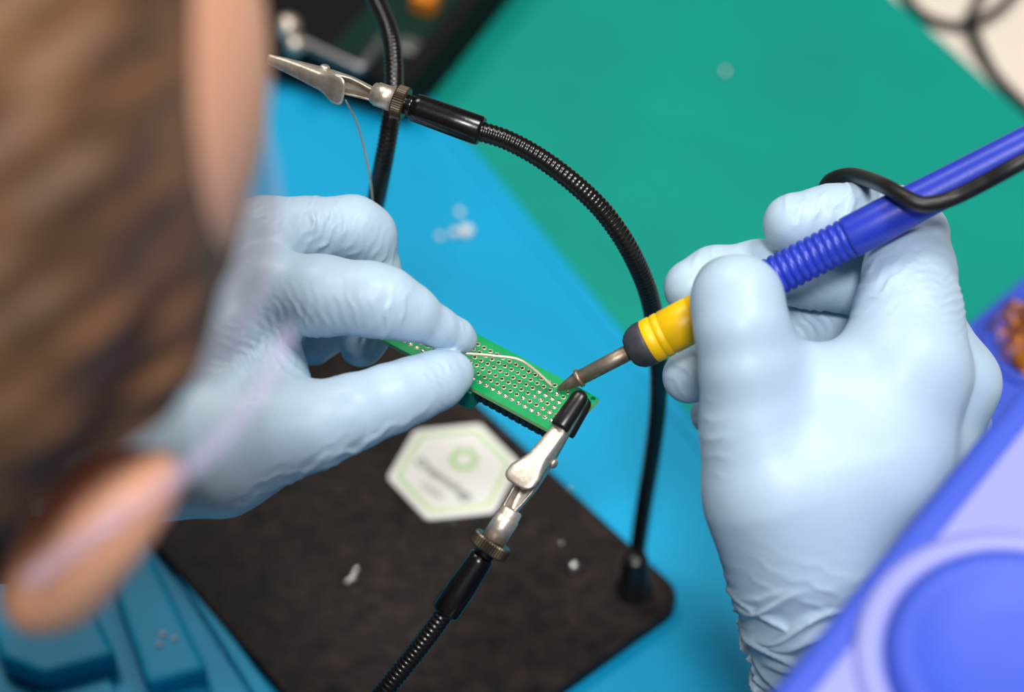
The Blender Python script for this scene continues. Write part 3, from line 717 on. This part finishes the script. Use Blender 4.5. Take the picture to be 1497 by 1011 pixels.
W, Q = F3.mesh(F3.add(F3.full(), T, 40, 60)); part('trousers', (W, Q), 'trousers', person)
for s in (-1, 1):
    an = hip + sd2 * s * 85 + fw2 * 420; heel = V(an[0], an[1], -702) - fw2 * 30; toe = heel + fw2 * 190 + V(0, 0, -4)
    T = [(heel @ AX, toe @ AX, 36, 32), ((heel + V(0, 0, 70)) @ AX, heel @ AX, 44, 36)]; pts = np.array([q for p in T for q in (p[0], p[1])]); F3 = Field(pts.min(0) - 60, pts.max(0) + 60, 6.0)
    W, Q = F3.mesh(F3.add(F3.full(), T, 20, 30)); part('shoe', (W, Q), 'shoe', person)
sc = V(hip[0], hip[1], 0) - fw2 * 10
stool = thing('work_stool', 'round padded work stool under the bending person', 'stool', (sc[0], sc[1], -740))
part('seat', lathe(V(sc[0], sc[1], -387), V(sc[0], sc[1], -345), [(0, 150), (4, 175), (20, 185), (36, 176), (42, 150)], 40), 'shoe', stool)
part('column', lathe(V(sc[0], sc[1], -700), V(sc[0], sc[1], -372), [(0, 30), (120, 30), (121, 22), (328, 22)], 24), 'steel', stool)
for k in range(5):
    a = 2 * math.pi * k / 5; e = V(sc[0], sc[1], -712) + 270 * V(math.cos(a), math.sin(a), 0)
    lg = part('leg', lathe(V(sc[0], sc[1], -690), e, [(0, 22), (250, 16), (270, 12)], 14), 'steel', stool); part('caster', lathe(e + V(-12, 0, -4), e + V(12, 0, -4), [(0, 18), (2, 24), (22, 24), (24, 18)], 18), 'shoe', lg)

# safety glasses: clear lens before the face, arms running back to the ears
sg = thing('safety_glasses', 'clear plastic safety glasses worn by the bending person', 'glasses', HCN + hf * 110)
lens_r = []
vv, ff = [], []
nL = 26
for i in range(nL + 1):
    t = math.radians(-78 + 156 * i / nL)
    for j, (dz, rr) in enumerate(((8, 1.0), (0, 1.03), (-14, 1.02), (-28, .96))):
        drop = 1 if abs(t) < 1.2 else 0.7
        vv.append(HCN + hf * (24 + 80 * rr * math.cos(t)) + hrr * (81 * rr * math.sin(t)) + hu * (-4 + dz * drop))
for i in range(nL):
    for j in range(3): a = i * 4 + j; ff.append((a, a + 4, a + 5, a + 1))
l_ = part('lens', (np.array(vv), ff), 'glasses_clear', sg); md = l_.modifiers.new('solid', 'SOLIDIFY'); md.thickness = 0.002
for s in (-1, 1):
    pth = [HCN + hf * x + hrr * s * y + hu * z for x, y, z in ((52, 84, 4), (35, 90, 4), (10, 93, 6), (-12, 91, 4), (-28, 88, -10))]
    part('temple', sweep(pth, 2.2, 2, 10), 'glasses_clear', sg)

# ------------------------------------------------------------------ black open tray with parts, beyond the left hand
tA = nrm(V(0.897, -0.443)); tB = V(-tA[1], tA[0])
tc0 = G(598, 186, 0)[:2]
TW, TD, TZ = 190, 150, 26
def tp(u, v): return tc0 - tA * u + tB * v
tray = thing('parts_tray', 'open black plastic tray lying across the far edge of the blue mat', 'tray', (*tp(TW / 2, TD / 2), 1.7))
def tbox(name, u0, u1, v0, v1, z0, z1, m, par, bv=.8):
    return bev(part(name, obox(tp((u0 + u1) / 2, (v0 + v1) / 2), tA, tB, abs(u1 - u0) / 2, abs(v1 - v0) / 2, z0, z1), m, par, False), bv, 2)
tbox('floor_panel', 0, TW, 0, TD, 1.7, 4, 'tray_black', tray)
tbox('side_panel', 0, TW, 0, 9, 4, TZ, 'tray_black', tray); tbox('side_panel', 0, TW, TD - 9, TD, 4, TZ, 'tray_black', tray)
tbox('side_panel', 0, 10, 9, TD - 9, 4, TZ, 'tray_black', tray); tbox('side_panel', TW - 10, TW, 9, TD - 9, 4, TZ, 'tray_black', tray)
db = thing('circuit_board', 'dark green circuit board lying in the black tray', 'circuit board', (*tp(45, 60), 4.1))
tbox('substrate', 13, 62, 20, TD - 18, 4.1, 6, 'dark_pcb', db, .2)
for u, v, hu_, m in ((34, 82, 9, 'orange_plastic'), (24, 44, 7, 'steel'), (45, 95, 12, 'tray_black'), (38, 28, 5, 'header_black')):
    tbox('component', u - 6, u + 6, v - 5, v + 5, 6, 6 + hu_, m, db, .6)
one('bent_rod', sweep([G(px, py, TZ + 2.8) for px, py in ((400, 44), (430, 56), (476, 78), (515, 96), (524, 99), (530, 97), (545, 78), (562, 54))], 2.7, 1.5, 12), 'steel', 'bent grey steel rod lying across the black tray', 'rod')
for px, py, r, la in ((421, 40, 6.6, 'larger shiny steel ball on the rim of the black tray'), (431, 66, 5.0, 'smaller shiny steel ball on the rim of the black tray')):
    c_ = G(px, py, TZ + r); o = one('steel_ball', lathe(c_ - V(0, 0, r), c_ + V(0, 0, r), [(r - r * math.cos(t), max(.05, r * math.sin(t))) for t in np.linspace(.02, math.pi - .02, 14)], 20), 'clip_steel', la, 'ball')
one('thin_wire', sweep([D(505, 146, 640), D(520, 175, 650), D(532, 215, 660), D(541, 260, 668), D(545, 300, 676), D(545, 330, 690)], .35, 2, 6), 'thread', 'thin loose wire hanging from the empty clip', 'wire')

# ------------------------------------------------------------------ cables on the beige bench
one('power_cable', sweep([V(*G(px, py, -3)[:2], -3) for px, py in ((1300, -60), (1325, -5), (1348, 22), (1385, 37), (1425, 34), (1462, 12), (1490, -20), (1520, -60))], 3.0, 2, 12), 'cable_black', 'dark cable curling across the beige bench beside the green mat', 'cable', None)
one('power_cable', sweep([V(*G(px, py, 3)[:2], z) for px, py, z in ((1455, -60, -3), (1432, -10, -2), (1421, 15, 2), (1420, 34, 3.2), (1432, 62, 1), (1456, 95, -3), (1490, 132, -3), (1540, 175, -3), (1600, 215, -3))], 3.0, 2, 12), 'cable_black', 'dark cable crossing over the other on the beige bench', 'cable', None)

# ------------------------------------------------------------------ blue cleaning-wire holder and blue station
q0, q1 = G(1420, 466, 22)[:2], G(1497, 402, 22)[:2]
ha = nrm(q1 - q0); hb_ = V(ha[1], -ha[0])                      # along the visible edge; towards the station
hcn = q0 + ha * 45 + hb_ * 62
wh = thing('cleaning_wire_holder', 'low blue holder filled with brass cleaning wire beside the right glove', 'wire holder', (*hcn, -3))
hull = part('body', prism(rrect(hcn, ha, hb_, 95, 62, 16, 6), -3, 22), 'station_blue', wh, False); bev(hull, 3, 3)
bc = G(1524, 500, 24)
part('cup_rim', band([bc[:2] + 27 * V(math.cos(t), math.sin(t)) for t in np.linspace(0, 2 * math.pi, 40, endpoint=False)], [bc[:2] + 23 * V(math.cos(t), math.sin(t)) for t in np.linspace(0, 2 * math.pi, 40, endpoint=False)], 21, 25), 'station_blue', wh)
vfs = []
rs = np.random.RandomState(8)
for k in range(70):
    r_ = 20 * math.sqrt(rs.uniform()); a = rs.uniform(0, 6.28); c_ = V(bc[0] + r_ * math.cos(a), bc[1] + r_ * math.sin(a), 24 + rs.uniform(-1, 6) - r_ * .12)
    ph = rs.uniform(0, 6.28); ti = rs.uniform(-.6, .6)
    vfs.append(sweep([c_ + rs.uniform(3, 5) * V(math.cos(ph + t), math.sin(ph + t), ti * math.sin(t)) + V(0, 0, t * .4) for t in np.linspace(0, 7.5, 10)], .55, 1.4, 5))
bw = part('brass_wool', join(*vfs), 'brass', wh); bw['kind'] = 'stuff'

ZS = 258.0
e0, e1 = G(1497, 548, ZS)[:2], G(1120, 1011, ZS)[:2]
sa = nrm(e1 - e0); sb = V(-sa[1], sa[0])
if sb @ V(1, -0.6) < 0: sb = -sb
scn_ = (e0 + e1) / 2 + sb * 75 - sa * 0
stn = thing('soldering_station', 'tall blue soldering station with lavender top panel and round dial beside the right wrist', 'soldering station', (*scn_, 1.7))
bev(part('body', prism(rrect(scn_, sa, sb, 105, 75, 14, 8), 1.7, ZS), 'station_blue', stn, False), 5, 4)
bev(part('top_panel', prism(rrect(scn_, sa, sb, 95, 66, 8, 8), ZS - 1, ZS + 1.5), 'station_panel', stn, False), 1, 3)
dc = G(1500, 975, ZS + 2)
prof = [(0, 33), (2.5, 33), (5, 31), (6, 28.5), (5.2, 26), (3.2, 22), (2.2, 14), (1.8, .1)]
part('dial', lathe(V(dc[0], dc[1], ZS + 1), V(dc[0], dc[1], ZS + 9), prof, 56), 'station_blue', stn)
part('dial_ring', lathe(V(dc[0], dc[1], ZS + 1), V(dc[0], dc[1], ZS + 9), [(0, 40), (1.5, 40), (2.6, 38), (2.6, 35), (1.5, 33.4), (0.2, 33.3)], 56), 'station_panel', stn)

# ------------------------------------------------------------------ moulded blocks of the blue mat, solder crumbs
def mblock(name, pxs, z, zb, bv):
    q = [G(px, py, z)[:2] for px, py in pxs]
    bev(part(name, prism(q, zb, z), 'blue_silicone', bm, False), bv, 3)
mblock('block', ((150, 815), (210, 785), (304, 975), (214, 1000)), 13, -.5, 3)
mblock('block', ((-40, 850), (110, 830), (170, 955), (64, 985), (0, 960)), 13, -.5, 3)
mblock('ridge', ((218, 774), (242, 796), (450, 1078), (416, 1085)), 5, -.5, 2)
mblock('tile', ((214, 1020), (284, 985), (360, 1090), (260, 1120)), 3, -.5, 1)
mblock('tile', ((38, 1020), (148, 972), (230, 1110), (90, 1150)), 3, -.5, 1)
def crumb(px, py, z, r, lab, m='solder', grp=None):
    c_ = G(px, py, z); v, f = lathe(V(c_[0], c_[1], z), V(c_[0], c_[1], z + r), [(0, r * .7), (r * .3, r), (r * .8, r * .9), (r * 1.3, r * .5), (r * 1.5, .05)], 12)
    v = v + np.array([[math.sin(i * 1.7) * r * .22, math.cos(i * 2.3) * r * .22, 0] for i in range(len(v))]); one('solder_crumb', (v, f), m, lab, 'solder crumb', grp)
crumb(681, 341, 0, 3.4, 'largest pale solder crumb of the cluster on the smooth blue mat', 'badge_white')
for px, py, r in ((672, 312, 1.8), (643, 347, 1.7), (664, 342, 2.0)): crumb(px, py, 0, r, 'small pale solder crumb around the largest one on the smooth blue mat', 'badge_white', 'small crumbs on the blue mat')
for px, py, r, la in ((838, 832, 3.0, 'largest silver solder bead on the black base plate'), (820, 796, 1.1, 'tiny solder speck beside the largest bead on the base plate'),
                  (913, 850, 1.6, 'solder crumb against the rubber boot at the base plate corner'), (832, 717, 1.0, 'tiny solder speck at the plate edge below the perfboard'), (662, 764, .8, 'tiny solder speck touching the edge of the hexagonal badge')): crumb(px, py, 8, r, la)
for px, py, r in ((515, 848, 2.2), (520, 836, 1.7), (507, 852, 1.4)): crumb(px, py, 8, r, 'silver solder crumb in the tight cluster on the black base plate', 'solder', 'crumb cluster on the base plate')
for px, py, r in ((238, 928, 1.2), (255, 934, 1.1), (234, 943, 1.1)): crumb(px, py, 13, r, 'tiny solder crumb on a raised block of the blue mat', 'badge_white', 'solder crumbs on the mat block')
crumb(1060, 108, -3, 2.0, 'pale solder crumb on the open green mat')
